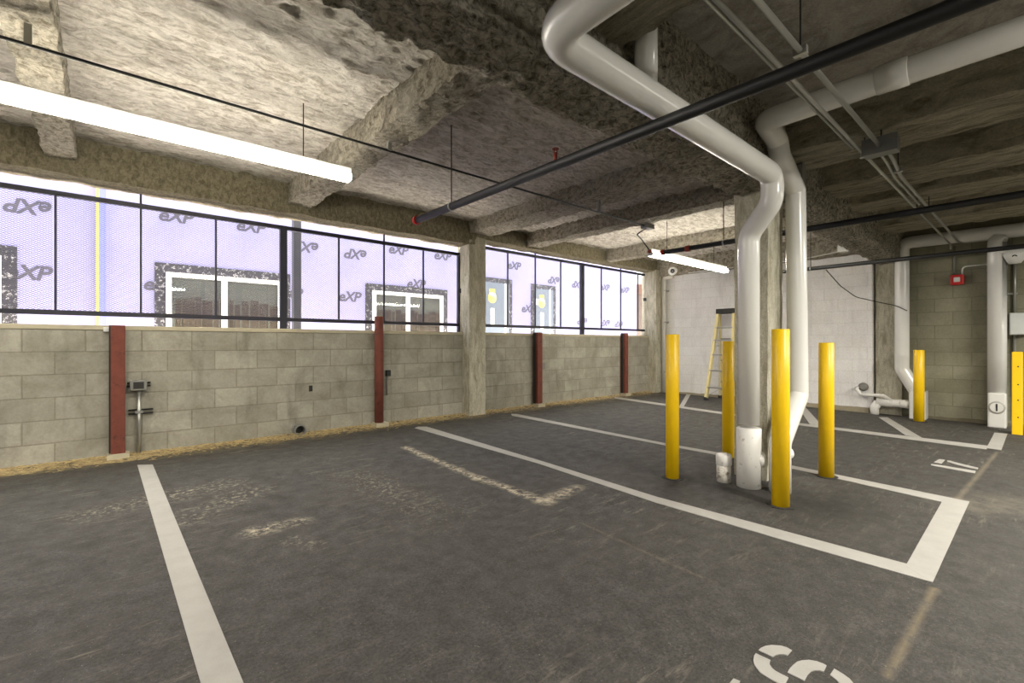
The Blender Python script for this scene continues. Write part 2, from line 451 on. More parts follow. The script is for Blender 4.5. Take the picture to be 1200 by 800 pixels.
# walls
def coursed(x0, x1, y0, y1, z0, z1):
    return M().box((x0, y0, z0), (x1, y1, z1))
struct('wall_left', coursed(-5, XE+.3, YW, YW+.2, -.2, 1.275), BLOCK, 'low grey concrete block wall under the metal screens')
cp = M()
for x0, x1 in ((-5, 4.08), (4.39, XE)): cp.box((x0, YW-.012, 1.275), (x1, YW+.212, 1.318))
struct('trim_1', cp, CAPM, 'thin concrete coping on the low block wall', .004)
XW = 9.45
w = M(); w.box((XW, 1.86, -.2), (XE+.3, YW, 3.1))
struct('wall_far', w, WHITEB, 'white painted block wall behind the stepladder', .02)
struct('wall_right', M().box((XE, -6, -.2), (XE+.2, 1.86, 3.1)), OLIVEB, 'unpainted olive grey block wall behind the white downpipes')
cb = M()
for y0, y1, h in ((1.9, 5.7, .1),):
    rough_box(cb, (XW-.035, y0, -.1), (XW+.02, y1, fz(4)+.06), .05, .012, 6)
struct('baseboard_far', cb, plain('crumbling concrete foot', L(150, 140, 118), .95, 0, .3, 12, .4), 'crumbling grey concrete foot of the white wall')
cb = M(); rough_box(cb, (XE-.03, -2, -.1), (XE+.02, 1.5, .04), .05, .014, 6)
struct('baseboard_right', cb, plain('damp concrete foot', L(110, 104, 84), .95, 0, .3, 12, .4), 'rough foot of the unpainted block wall')
GREYW = plain('grey concrete', L(150, 146, 136), .9, 0, .15, 3, .2)
struct('wall_back', M().box((-5, -6.2, -.2), (XE+.2, -6, 3.1)), GREYW, 'grey concrete wall behind the camera')
struct('wall_side', M().box((-5.2, -6.2, -.2), (-5, YW+.2, 3.1)), GREYW, 'grey concrete side wall out of view')

# ceiling: foamed slab on the left, bare slab on the right
ZL, ZR = 2.97, 3.10
cl = M()
rough_box(cl, (-3.2, 1.7, ZL), (XE, 5.75, ZL+.05), .025, .021, 9.0, (.7, 1.3, 1), 'z')
cl.box((-5, 1.6, ZL+.05), (XE+.2, YW+.2, 3.5))
struct('ceiling', cl, FOAM, 'pale sprayed foam ceiling between the joists')
cr = M(); rough_box(cr, (-5, -6.2, ZR), (XE, 1.7, ZR+.05), .12, .008, 3, (1,1,1), 'z'); cr.box((-5, -6.2, ZR+.05), (XE+.2, 1.62, 3.5))
struct('ceiling_slab', cr, CONC, 'dark bare concrete slab above the conduits')
bm_ = rough_box(M(), (-5, 1.5, 2.44), (XE, 1.79, 3.15), .03, .03, 11)
struct('concrete_girder', bm_, FOAMM, 'long girder over the pillar coated in coarse olive foam')
eb = rough_box(M(), (-5, 5.65, 2.63), (4.2, 5.95, 3.05), .045, .014, 5)
struct('edge_beam', eb, FOAMW, 'olive edge beam over the nearer metal screen')
eb = rough_box(M(), (4.2, 5.65, 2.735), (XE, 5.95, 3.05), .045, .014, 5)
struct('edge_beam', eb, FOAMW, 'olive edge beam over the farther metal screen')
eb = rough_box(M(), (9.2, 1.79, 2.63), (XE, 5.7, 3.05), .05, .016, 5)
struct('edge_beam', eb, FOAMB, 'foam coated beam along the top of the white wall')
for x0, x1, z, lab in ((-.40, -.2, 2.77, 'foam coated joist above the near end of the long strip light'),
                       (1.55, 1.8, 2.73, 'foam coated joist ending over the tip of the long strip light'),
                       (4.08, 4.5, 2.80, 'foam coated joist running from the wall pillar'),
                       (5.25, 5.5, 2.76, 'foam coated joist next beyond the wall pillar'),
                       (7.35, 7.6, 2.76, 'foam coated joist above the farther strip light')):
    struct('ceiling_joist', rough_box(M(), (x0, 1.7, z), (x1, 5.72, ZL+.06), .035, .02, 7), FOAMB, lab)
for x0, x1, z, lab in ((1.5, 2.08, 2.74, 'wide beam meeting the girder beside the pipe elbow'),
                       (4.3, 4.86, 2.74, 'wide olive beam above the grey conduit box'),
                       (5.52, 6.1, 2.74, 'second wide olive beam beyond the grey conduit box'),
                       (6.46, 6.97, 2.74, 'third wide olive beam beyond the grey conduit box'),
                       (7.93, 8.6, 2.74, 'last wide olive beam before the unpainted wall')):
    struct('cross_beam', rough_box(M(), (x0, -6, z), (x1, 1.6, ZR+.06), .05, .017, 6), FOAMR, lab)
# pillars
def pillar(a, b, lab, mat=COLM):
    mb = rough_box(M(), a, b, .05, .008, 5)
    return struct('concrete_column', mb, mat, lab)
pillar((4.15, 1.52, -.1), (4.48, 1.79, 2.5), 'square concrete pillar among the yellow bollards')
pillar((4.08, 5.65, -.1), (4.39, 5.98, 2.75), 'concrete pillar standing between the two metal screens')
pillar((9.1, 5.62, -.1), (9.46, 5.98, 2.76), 'concrete pillar in the corner beside the white wall')
pillar((9.52, 1.5, -.1), (9.8, 1.83, 2.6), 'concrete pilaster between the white wall and unpainted wall')

# ------------------------------------------------------------------ outside
YF = 9.0
def fx(px): return at_Y(YF, px, 402).x
bd = thing('neighbouring_building', (6, YF, 0), 'building across the alley clad in lavender printed sheathing', 'building')
xl, xr = -7.0, fx(746)
m_ = M().box((xl, YF, -.6), (xr, YF+.25, 4.6))
holes = []
wallp = m_.build('wall', WRAP, bd)
# corner strip; the return's shade is painted as a darker, bluer lavender
x0, x1 = fx(114), fx(124)
M().box((x0+.02, YF-.06, -.6), (x1, YF+.01, 4.6)).build('corner_panel', WRAP_SHADE, bd)
M().box((fx(112.6), YF-.062, -.6), (x0+.02, YF+.01, 4.6)).build('yellow_tape', YELT, bd)
def window(pa, pb, ptop, pm, mid=None):
    xa, xb = fx(pa), fx(pb); zt = at_Y(YF, pa, ptop).z; zb = .95
    t = .14; f = .07
    w = M()
    for A, B in (((xa, zt-t), (xb, zt)), ((xa, zb), (xa+t, zt-t)), ((xb-t, zb), (xb, zt-t))):
        w.box((A[0], YF-.012, A[1]), (B[0], YF+.001, B[1]))
    tp = w.build('flashing_tape', TAPE, bd)
    ia, ib, it = xa+t, xb-t, zt-t
    win = M()
    for A, B in (((ia, it-f), (ib, it)), ((ia, zb), (ia+f, it-f)), ((ib-f, zb), (ib, it-f)), ((pm-f*.6, zb), (pm+f*.6, it-f))):
        win.box((A[0], YF-.06, A[1]), (B[0], YF, B[1]))
    wo = win.build('window', FRAMEW, bd)
    M().box((ia+f, YF-.03, zb), (ib-f, YF-.024, it-f)).build('pane', GLASS, wo)
    return wo, ia+f, ib-f, it-f, zb
def boards(wo, xa, xb, zt, zb, n, seed):
    rnd = random.Random(seed); mb = M()
    mb.box((xa, YF-.012, zb), (xb, YF-.006, zt)).build('interior', ROOMM, wo)
    x = xa + .05
    k = M()
    while x < xb - .08:
        wd = rnd.uniform(.05, .16)
        h = rnd.uniform(.68, .76)
        k.box((x, YF-.02, zb), (min(x+wd, xb), YF-.012, zb + (zt-zb)*h)); x += wd + rnd.uniform(.0, .03)
    k.build('stacked_boards', TIMBER2, wo)
TIMBER2 = plain('brown boards', L(68, 54, 44), .8, 0, .6, 7)
r1 = window(181, 340, 307, fx(262.5)); boards(*r1, 8, 3)
r2 = window(428, 524, 331.5, fx(477)); boards(*r2, 8, 5)
# edge of one more window at the frame's left border
xe = fx(20)
mb = M(); mb.box((xe-.14, YF-.012, .95), (xe, YF+.001, at_Y(YF, 0, 287).z+.0)); mb.box((xe-1.9, YF-.012, at_Y(YF,0,287).z-.14), (xe-.14, YF+.001, at_Y(YF,0,287).z)); mb.build('flashing_tape', TAPE, bd)
wo = M().box((xe-1.76, YF-.06, .95), (xe-.14, YF, at_Y(YF,0,287).z-.14)).build('window', FRAMEW, bd)
# doors
DW = plain('white sticker', L(236, 236, 232), .5)
for pa, pb, py in ((548, 600, 323), (622, 651, 331.5)):
    xa, xb = fx(pa), fx(pb); zt = at_Y(YF, pb, py + (5 if pa < 600 else 4)).z
    t = .12
    mb = M()
    for A, B in (((xa, zt-t), (xb, zt)), ((xa, .3), (xa+t, zt-t)), ((xb-t, .3), (xb, zt-t))): mb.box((A[0], YF-.012, A[1]), (B[0], YF+.001, B[1]))
    mb.build('flashing_tape', TAPE, bd)
    dr = M().box((xa+t, YF-.03, .3), (xb-t, YF+.001, zt-t)).build('door', DOORM, bd)
    cx = xa + t + (xb-xa-2*t)*(.52 if pa < 600 else .36); z0 = zt - t - .38
    mb = M().lathe((cx, YF-.029, z0), (0,-1,0), [(.13, 0), (.13, .006), (.0, .0065)], 24); mb.box((cx-.09, YF-.035, z0+.05), (cx+.09, YF-.029, z0+.22))
    mb.build('yellow_sticker', YELT, dr)
    M().box((cx-.05, YF-.036, z0-.72), (cx+.07, YF-.03, z0-.26)).build('white_sticker', DW, dr)
    M().box((xa+t+.03, YF-.036, z0-.05), (xa+t+.13, YF-.03, z0+.1)).build('white_sticker', DW, dr)
    M().box((xb-t-.16, YF-.034, .3), (xb-t-.1, YF-.03, zt-t)).build('door_edge', FRAMEW, dr)
# printed wordmarks on the sheathing
def text_mesh(s, size):
    cu = bpy.data.curves.new('t', 'FONT'); cu.body = s; cu.size = size; cu.align_x = 'CENTER'; cu.align_y = 'CENTER'; cu.shear = .25; cu.extrude = .002; cu.offset = .007
    cu.space_character = .92
    ob = bpy.data.objects.new('t', cu); COL.objects.link(ob)
    dg = bpy.context.evaluated_depsgraph_get()
    me = bpy.data.meshes.new_from_object(ob.evaluated_get(dg))
    bpy.data.objects.remove(ob); me.materials.clear(); me.materials.append(INK); return me
TXT = text_mesh('eXP', .27)
for px, py, up in ((36,242,0),(31,320,1),(205,254,1),(293,266,1),(188,334,1),(360,289,0),(338,344,1),(418,297.5,0),(409,348,1),(466,293,1),(518,300,1),(487,333,1),
                   (602,311.6,1),(649.6,328,0),(618,362,1),(677,333,0),(683,376,0),(708.6,337,1),(710,378,0),(732,340,1),(726,379.6,0)):
    p = at_Y(YF, px, py)
    o = bpy.data.objects.new('wordmark', TXT); COL.objects.link(o); o.parent = bd; o.matrix_parent_inverse = Matrix.Translation(-Vector(bd.location))
    o.location = (p.x, YF-.004, p.z); o.rotation_euler = (PI/2, 0 if up else PI, 0)
# porch at the building's far corner
pc = thing('timber_porch', (16, 9.5, -.6), 'brown timber porch past the lavender building\'s far corner', 'porch')
pa = at_Y(9.2, 748, 338); pb = at_Y(9.2, 775, 349)
M().box((pa.x, 9.2, at_Y(9.2, 757, 345).z), (pb.x+2, 9.5, at_Y(9.2, 752, 333).z)).build('beam', TIMBER, pc)
q = at_Y(9.2, 752, 370)
M().box((q.x, 9.25, -.6), (at_Y(9.2, 756.5, 370).x, 9.45, at_Y(9.2, 757, 345).z)).build('post', plain('porch post', L(96, 82, 70), .8), pc)
# tall pale wall beyond
bw = tag(M().box((xr+.8, 12.2, -.6), (30, 12.5, 4.2)).build('pale_outbuilding', PAVE), 'pale wall of an outbuilding beyond the timber porch', 'building')
ds = thing('downspout', (at_Y(7, 348, 402).x, 7, -.6), 'tall grey downspout standing outside the nearer screen', 'pipe')
xa, xb = at_Y(7, 344, 402).x, at_Y(7, 353.5, 402).x
M().box((xa, 7, -.6), (xb, 7.1, 4.4)).build('pipe', DSP, ds, .01)
for z in (1.0, 3.2): M().box((xa-.02, 6.99, z), (xb+.02, 7.11, z+.05)).build('bracket', DARKM, ds)
struct('ground_outside', M().box((-9, YW+.2, -.8), (32, 14, -.6)), PAVE, 'pale paving of the alley outside the screens')

# ------------------------------------------------------------------ metal screens
YS = 5.92
def sx(px): return at_Y(YS, px, 402).x
def lattice(x0, x1, z0, z1):
    LW, SW, wd = .036, .019, .0036
    mb = M(); hx, hz = LW/2, SW/2
    ni = int((x1-x0)/hx); nj = int((z1-z0)/hz)
    vs = []; fs = []
    for j in range(nj):
        for i in range(ni):
            xa, xb = x0 + i*hx, x0 + (i+1)*hx
            za, zb = z0 + j*hz, z0 + (j+1)*hz
            if (i+j) % 2: za, zb = zb, za
            n = len(vs); y = YS
            vs += [(xa, y-.0012, za-wd/2), (xb, y-.0012, zb-wd/2), (xb, y+.0012, zb+wd/2), (xa, y+.0012, za+wd/2)]
            fs.append((n, n+1, n+2, n+3))
    return mb.add(vs, fs)
def screen(xs, thick, tall, zt, zb, lab, x_in, ceil_z):
    t = thing('metal_screen', ((xs[0]+xs[-1])/2, YS, 1.318), lab, 'metal screen')
    M().box((xs[0], YS-.02, zt-.022), (xs[-1], YS+.02, zt+.022)).build('top_rail', NAVY, t)
    M().box((xs[0], YS-.02, zb-.022), (xs[-1], YS+.02, zb+.022)).build('bottom_rail', NAVY, t)
    for i, x in enumerate(xs):
        if i in thick:
            w_ = thick[i]
            M().box((x-w_/2, YS-.025, 1.318), (x+w_/2, YS+.025, zt+.022)).build('post', NAVY, t)
        else:
            h = ceil_z if i in tall else zt
            M().box((x-.009, YS-.012, zb), (x+.009, YS+.012, h)).build('post', NAVY, t)
    for i in range(len(xs)-1):
        lattice(xs[i], xs[i+1], zb, zt).build('mesh_panel', STRAND, t)
    return t
xs1 = [-1.6, -1.05] + [sx(p) for p in (65, 165, 253, 332, 397, 450, 496, 538)]
s1 = screen(xs1, {5: .075, 9: .055}, (3, 7), 2.513, 1.43, 'long dark metal mesh screen on the wall left of pillar', None, 2.66)
xs2 = [sx(p) for p in (563, 595, 627.3, 657, 682, 704.6, 727.4, 747.5, 763)]
s2_ = screen(xs2, {4: .09, 8: .06}, (2, 6), 2.682, 1.435, 'dark metal mesh screen on the wall right of pillar', None, 2.75)
for t, p, q in ((s1, at_Y(YS, 539, 341), Vector((4.1, 5.9, 0))), (s2_, at_Y(YS, 765, 352), Vector((9.12, 5.9, 0)))):
    mb = M().tube([(p.x, 5.90, p.z), (q.x, 5.90, p.z)], .012, 10); mb.box((q.x-.03, 5.86, p.z-.035), (q.x, 5.94, p.z+.035)); mb.build('bracket', DARKM, t)

# ------------------------------------------------------------------ steel posts on the block wall
def steel_post(px, pbase, top, wid, rnd, lab):
    g = gp(px, pbase); y = YW - wid/2 - .012; x = at_Y(y - wid/2, px, 450).x
    t = thing('steel_post', (x, y, fz(y)), lab, 'post', 'red oxide posts against the block wall')
    zb = fz(y)
    mb = M()
    if rnd: mb.tube([(x, y, zb+.05), (x, y, top)], wid/2, 24)
    else: mb.box((x-wid/2, y-wid/2, zb+.05), (x+wid/2, y+wid/2, top))
    mb.build('post_shaft', RUST, t, 0 if rnd else .006)
    if not rnd: M().box((x-wid/2-.012, y-wid*.1, zb+.05), (x-wid/2+.001, y+wid*.3, top)).build('edge_flange', DARKM, t)
    rough_box(M(), (x-wid*.75, y-wid*.85, zb-.04), (x+wid*.75, y+wid*.45, zb+.055), .03, .008, 9, faces='xXyYzZ').build('footing', CAPM, t)
    return t
steel_post(138.3, 538, 1.318, .105, False, 'rusty red square post beside the grey junction box')
steel_post(446.5, 497, 1.50, .115, True, 'rusty red round post, taller than the wall coping')
steel_post(633, 477, 1.335, .115, False, 'rusty red square post first to the right of wall pillar')
steel_post(734.5, 463, 1.36, .115, False, 'rusty red square post nearest the white wall corner')

# junction box with conduit on the block wall
p = at_Y(YW-.05, 163, 451)
t = thing('junction_box', (p.x, YW-.04, fz(YW)), 'grey junction box on a conduit beside rusty red post', 'junction box')
rim = M().box((p.x-.07, YW-.09, p.z-.05), (p.x+.06, YW-.03, p.z+.05))
bx_ = rim.build('box_body', GREYM, t, .006)
M().box((p.x-.045, YW-.094, p.z-.032), (p.x+.035, YW-.088, p.z+.032)).build('cover', DARKM, bx_)
M().tube([(p.x, YW-.05, fz(YW)), (p.x, YW-.05, p.z-.05)], .016, 14).build('conduit', GALV, t)
for dz, l0, l1 in ((.02, -.11, .09), (-.012, -.11, .09)):
    M().tube([(p.x+l0+.02, YW-.02, p.z+dz), (p.x+l1, YW-.02, p.z+dz)], .007, 8).build('threaded_rod', DARKM, t)
q = at_Y(YW-.03, 165, 482)
for dz in (.018, -.018): M().tube([(p.x-.08, YW-.022, q.z+dz), (p.x+.11, YW-.022, q.z+dz)], .008, 8).build('threaded_rod', DARKM, t)
M().box((p.x-.03, YW-.07, q.z-.012), (p.x+.03, YW-.02, q.z+.012)).build('clamp', GALV, t)
# white block on the coping
p = at_Y(YW-.03, 126, 386)
tag(M().box((p.x-.03, YW-.045, p.z-.02), (p.x+.03, YW-.0, p.z+.022)).build('cable_clip', WHITE, bevel=.004), 'small white clip at coping beside a rusty red post', 'clip')
# small boxes beside posts
p = at_Y(YW-.03, 455, 437)
t = thing('switch_box', (p.x, YW, p.z), 'small dark box on block wall beside tall round post', 'electrical box')
M().box((p.x-.03, YW-.05, p.z-.04), (p.x+.03, YW, p.z+.04)).build('box_body', DARKM, t, .005)
M().tube([(p.x-.01, YW-.012, p.z-.04), (p.x-.01, YW-.012, p.z-.30)], .01, 8).build('conduit', GREYM, t)
for pxs, pys, lab in (((628, 638.5), 429, 'dark metal box half hidden behind first post right of pillar'), ((729.5, 731), 426, 'rusted green box beside post nearest the white wall corner')):
    p = at_Y(YW-.03, pxs[0], pys); q = at_Y(YW-.03, pxs[1], pys)
    t = thing('switch_box', (p.x, YW, p.z), lab, 'electrical box')
    M().box((p.x-.03, YW-.011, p.z-.06), (q.x+.03, YW, p.z+.06)).build('box_body', GREYM if pxs[0] < 700 else plain('green rusty box', L(92, 96, 78), .7), t, .005)
    M().box((p.x-.02, YW-.009, p.z-.22), (p.x+.04, YW, p.z-.08)).build('lower_plate', DARKM, t)
# hole and pipe stub
p = at_Y(YW-.01, 349, 505)
t = thing('drain_stub', (p.x, YW, fz(YW)), 'short grey drain stub poking out at the wall foot', 'pipe')
mb = M()
n = 20; ri, ro = .052, .07
vs = []; zc = fz(YW)+.07
for k in range(n):
    a = 2*PI*k/n
    for r_, y_ in ((ro, YW-.11), (ri, YW-.11), (ri, YW-.01), (ro, YW)): vs.append((p.x + r_*math.cos(a), y_, zc + r_*math.sin(a)))
fs = []
for k in range(n):
    k2 = (k+1) % n
    for i in range(3): fs.append((k*4+i, k2*4+i, k2*4+i+1, k*4+i+1))
mb.add(vs, fs, False); mb.build('pipe', GREYM, t)
M().tube([(p.x, YW-.02, zc), (p.x, YW-.012, zc)], .053, 16).build('plug', DARKM, t)
p = at_Y(YW, 364, 455)  # dark plate painted as the shade inside a small wall hole
tag(M().box((p.x-.02, YW-.008, p.z-.035), (p.x+.02, YW+.002, p.z+.035)).build('wall_hole', DARKM), 'tiny painted dark hole in the block wall above drain stub', 'plate')

# straw and sand along the foot of the wall
def sand_strip():
    n = 330; m = 7; vs = []; fs = []
    for i in range(n+1):
        x = -3 + 12.2*i/n
        wdt = .14 + .10*noise.noise(Vector((x*1.3, 0, 0))) + .05*noise.noise(Vector((x*6, 3, 0)))
        if x < .3: wdt += .10
        elif x > .3: wdt -= .03
        if x > 4.4: wdt *= .8
        for j in range(m+1):
            u = j/m; y = YW - wdt*u + (.03 if j == 0 else 0)
            h = .03*(1-u)**1.2 + .012*noise.noise(Vector((x*18, y*18, 2)))*(1-u*.7)
            vs.append((x, y, fz(y) + max(h, -.004) - (.004 if j == m else 0)))
    for i in range(n):
        for j in range(m): k = i*(m+1)+j; fs.append((k, k+1, k+m+2, k+m+1))
    return M().add(vs, fs, True)
SANDO = tag(sand_strip().build('sand', SAND), 'tan sand lying along the foot of the block wall', 'sand', None, 'stuff')
st = M(); rnd = random.Random(11)
for i in range(2600):
    x = rnd.uniform(-2.2, 8.9) if rnd.random() < .5 else rnd.uniform(-1, 4.0)
    y = YW - .03 - abs(rnd.gauss(0, .11)) - (.02 if x < 4 else 0)
    a = rnd.gauss(0, .6); l = rnd.uniform(.015, .05); z = fz(y) + .012 + max(0, .03*(1-(YW-y)/.18)) + rnd.uniform(0, .006)
    d = Vector((math.cos(a), math.sin(a), rnd.uniform(-.12, .12))) * l
    st.bar((x, y, z), Vector((x, y, z)) + d, rnd.uniform(.003, .008), .002)
tag(st.build('straw', STRAW, SANDO), 'scattered straw and wood shavings', None, None, 'stuff')

# ------------------------------------------------------------------ strip lights
def strip_light(x0, x1, y, z, lab, rods):
    t = thing('strip_light', ((x0+x1)/2, y, z), lab, 'light fixture', 'strip lights under the foam ceiling')
    M().box((x0, y-.026, z+.044), (x1, y+.026, z+.085)).build('housing', WHITE, t, .004)
    prof = [(-.028, .045), (-.047, .018), (-.047, -.004), (-.036, -.018), (.036, -.018), (.047, -.004), (.047, .018), (.028, .045)]
    M().prism([(x0+.012, y+a, z+b) for a, b in prof], (x1-x0-.024, 0, 0)).build('diffuser', LAMP, t)
    for xx in (x0, x1-.012): M().prism([(xx, y+a*1.03, z+b) for a, b in prof], (.012, 0, 0)).build('end_cap', WHITE, t)
    for xr_ in rods: M().tube([(xr_, y, z+.08), (xr_, y, ZL+.03)], .004, 8).build('hanger_rod', DARKM, t)
    return t
zl = .5*(at_Y(3.71, 412, 202).z + at_Y(3.71, 412, 219).z)
strip_light(at_Y(3.71, 411, 211).x - 2.44, at_Y(3.71, 411, 211).x, 3.71, zl, 'long lit strip light at upper left, nearest the camera', (at_Y(3.71, 355.5, 180).x, -.75))
strip_light(5.85, 8.25, 3.71, 2.415, 'lit strip light in front of the white wall', (6.3, 7.8))

# ------------------------------------------------------------------ sprinkler pipes
def sprinkler(X, z, r, y0, y1, lab, rods, capped=True, couplings=(), head=None):
    t = thing('sprinkler_pipe', (X, (y0+y1)/2, z), lab, 'sprinkler pipe', 'black sprinkler pipes under the ceiling')
    M().tube([(X, y0, z), (X, y1, z)], r, 20).build('pipe', BLACK, t)
    if capped: M().lathe((X, y1-.01, z), (0,1,0), [(r*1.25, 0), (r*1.25, .035), (r*.9, .05)], 20).build('end_cap', RED, t)
    for y in couplings: M().lathe((X, y-.03, z), (0,1,0), [(r*1.0, 0), (r*1.3, .005), (r*1.3, .055), (r*1.0, .06)], 20).build('coupling', REDB, t)
    for y, zt in rods:
        rd = M().tube([(X, y, z+r), (X, y, zt)], .005, 8).build('hanger_rod', DARKM, t)
        M().tube([(X, y-.008, z), (X, y+.008, z)], r*1.12, 20).build('clamp', GALV, rd)
    if head is not None:
        mb = M().tube([(X, head, z+r*.8), (X, head, z+r+.05)], .012, 10); mb.tube([(X, head, z+r+.07), (X, head, z+r+.075)], .022, 12)
        mb.tube([(X-.014, head, z+r+.05), (X-.014, head, z+r+.072)], .003, 6); mb.tube([(X+.014, head, z+r+.05), (X+.014, head, z+r+.072)], .003, 6)
        mb.build('sprinkler_head', REDB, t)
    return t
X1 = 2.17
sprinkler(X1, 2.29, .032, -3, at_X(X1, 489, 258).y, 'black sprinkler pipe with red end cap, nearest the camera', ((at_X(X1, 529, 240).y, ZL+.03), (-.6, 3.12)), True, (), at_X(X1, 651, 190).y)
X2 = 5.28
sprinkler(X2, 2.29, .029, -4, at_X(X2, 778, 292).y, 'black sprinkler pipe passing behind the concrete pillar', ((2.4, ZL+.03), (-.4, 3.12)), True, (at_X(X2, 806, 289).y,))
X3 = 8.2
sprinkler(X3, 2.30, .029, -4, 3.2, 'black sprinkler pipe farthest away, nearest the white wall', ((at_X(X3, 950, 315).y, ZL+.03), (-.3, 2.8)), False)

# thin conduit along the foam ceiling, with its box and whip to the farther strip light
yc = 3.40
zc = CH + .446*yc
t = thing('conduit', (2, yc, zc), 'thin dark conduit strung below the foam ceiling', 'conduit')
xend = at_Y(yc, 757, 268).x
M().tube([(-2.6, yc, zc), (xend, yc, zc)], .009, 10).build('tube', DARKM, t)
M().box((xend-.05, yc-.05, zc-.03), (xend+.12, yc+.05, zc+.03)).build('junction_box', GREYM, t, .004)
lp = Vector((5.86, 3.71, 2.46))
bxp = Vector((xend+.0, yc, zc-.03))
M().tube([bxp, bxp + Vector((-.18, .02, -.10)), Vector((lp.x-.22, lp.y, lp.z+.14)), lp], .008, 10, .12).build('flexible_whip', DARKM, t)
M().ball(lp + Vector((-.02, 0, 0)), .03).build('whip_connector', REDB, t)
for x, zt_ in ((-.3, 2.77), (1.68, 2.73), (4.3, 2.80)): M().box((x-.015, yc-.015, zc), (x+.015, yc+.015, zt_)).build('clip', GALV, t)

# ------------------------------------------------------------------ galvanised conduits below the right hand beams
Yc1, Yc2, Zc = .914, .80, 2.6
def conduit_line(pts, r, lab, clamps, pair=None):
    t = thing('conduit', pts[0], lab, 'conduit', 'galvanised conduits under the beams')
    M().tube(pts, r, 12, .15).build('tube', GALV, t)
    if pair: M().tube(pair, r*.8, 12, .15).build('tube', GALV, t)
    for x, y, z, zt in clamps:
        c = M().box((x-.015, y-.03, z-.02), (x+.015, y+.03, z+.02)).build('clamp', GALV, t)
        M().tube([(x, y, z+.02), (x, y, zt)], .004, 8).build('hanger_rod', DARKM, c)
    return t
conduit_line([(-1, Yc1, Zc), (5.4, Yc1, Zc), (9.5, .93, 2.62), (9.5, .93, 2.55)], .012, 'pair of slim galvanised conduits bypassing the grey conduit box',
             ((1.62, Yc1, Zc, 2.76), (4.4, Yc1, Zc, 2.76), (6.7, Yc1+.01, Zc, 2.76)), [(-1, Yc1+.03, Zc+.005), (4.2, Yc1+.03, Zc+.005)])
conduit_line([(-1, Yc2, Zc), (4.28, Yc2, Zc)], .014, 'single galvanised conduit entering the grey conduit box', ((1.65, Yc2, Zc, 2.76), (2.6, Yc2, Zc, 3.12)))
conduit_line([(4.38, Yc2-.02, Zc), (4.7, Yc2-.01, Zc), (5.2, Yc2+.025, Zc), (9.45, Yc2+.03, Zc+.02), (9.45, -1, Zc+.02)], .013, 'galvanised conduit leaving the grey box towards the unpainted wall', ((5.0, Yc2+.01, Zc, 2.9), (6.7, Yc2+.026, Zc, 2.76)),
             [(4.38, Yc2+.03, Zc), (4.7, Yc2+.035, Zc), (5.2, Yc2+.065, Zc), (6.4, Yc2+.066, Zc)])
t = thing('conduit_box', (4.33, .8, 2.6), 'grey steel conduit box hung below a wide olive beam', 'junction box')
M().box((4.27, .70, 2.55), (4.39, .90, 2.66)).build('box_body', GREYM, t, .004)
M().box((4.262, .695, 2.545), (4.272, .905, 2.665)).build('cover', plain('box cover', L(112, 112, 110), .5, .3), t)
for y in (.72, .76, .84, .88): M().tube([(4.33, y, 2.655), (4.33, y, 2.69)], .012, 8).build('connector', GALV, t)
M().tube([(4.33, .80, 2.66), (4.33, .80, 2.75)], .005, 8).build('hanger_rod', DARKM, t)
# white label plate overhead
p = at_Z(2.95, 867, 1)
t = thing('ceiling_box', (p.x, p.y, ZR), 'small white box on bare slab above the conduits', 'electrical box')
M().box((p.x-.06, p.y-.06, ZR-.06), (p.x+.06, p.y+.06, ZR)).build('box_body', WHITE, t, .005)
M().tube([(p.x, p.y, ZR-.066), (p.x, p.y, ZR-.055)], .035, 16).build('cover', WHITE, t)

# ------------------------------------------------------------------ big white drain pipes around the pillar
R = .079
def hub(mb, p, d, r, l=.12): mb.lathe(Vector(p)-Vector(d)*l/2, d, [(r, 0), (r*1.08, .004), (r*1.08, l-.004), (r, l)], 28)
g = gp(878, 573)
bx, by = 3.90, 1.57
t = thing('drain_pipe', (bx, by, fz(by)), 'thick white drain pipe running under girder, down to pillar foot', 'pipe', 'white drain pipes at the pillar')
cor = at_Z(2.42, 641, 43)
zj = 2.24
M().tube([(cor.x, -.4, 2.47), (cor.x, 1.355, 2.43), (3.79, 1.355, 2.42), (3.80, 1.36, 2.22), (bx, by, 2.02), (bx, by, .50)], R, 32, .15).build('pipe_run', PVC, t)
M().lathe((bx, by, fz(by)-.01), (0,0,1), [(R*1.16, 0), (R*1.16, .475), (R*1.02, .485)], 32).build('lower_sleeve', PVCW, t)
# cleanout plug on the sleeve
dirv = Vector((.50, -.866, 0))
cpz = .22
cpb = Vector((bx, by, cpz)) + dirv*(R*1.1)
cl_ = M().lathe(cpb - dirv*.03, dirv, [(.06, 0), (.06, .05), (.052, .055)], 20).build('cleanout_plug', PVCW, t)
mb = M(); sdv = Vector((-dirv.y, dirv.x, 0))
mb.bar(cpb + dirv*.022 - sdv*.045, cpb + dirv*.022 + sdv*.045, .012, .012); mb.build('plug_slot', DARKM, cl_)
M().tube([(2.17, 1.40, 2.42), (2.17, 1.40, 3.09)], .06, 20).build('branch_pipe', PVC, t)
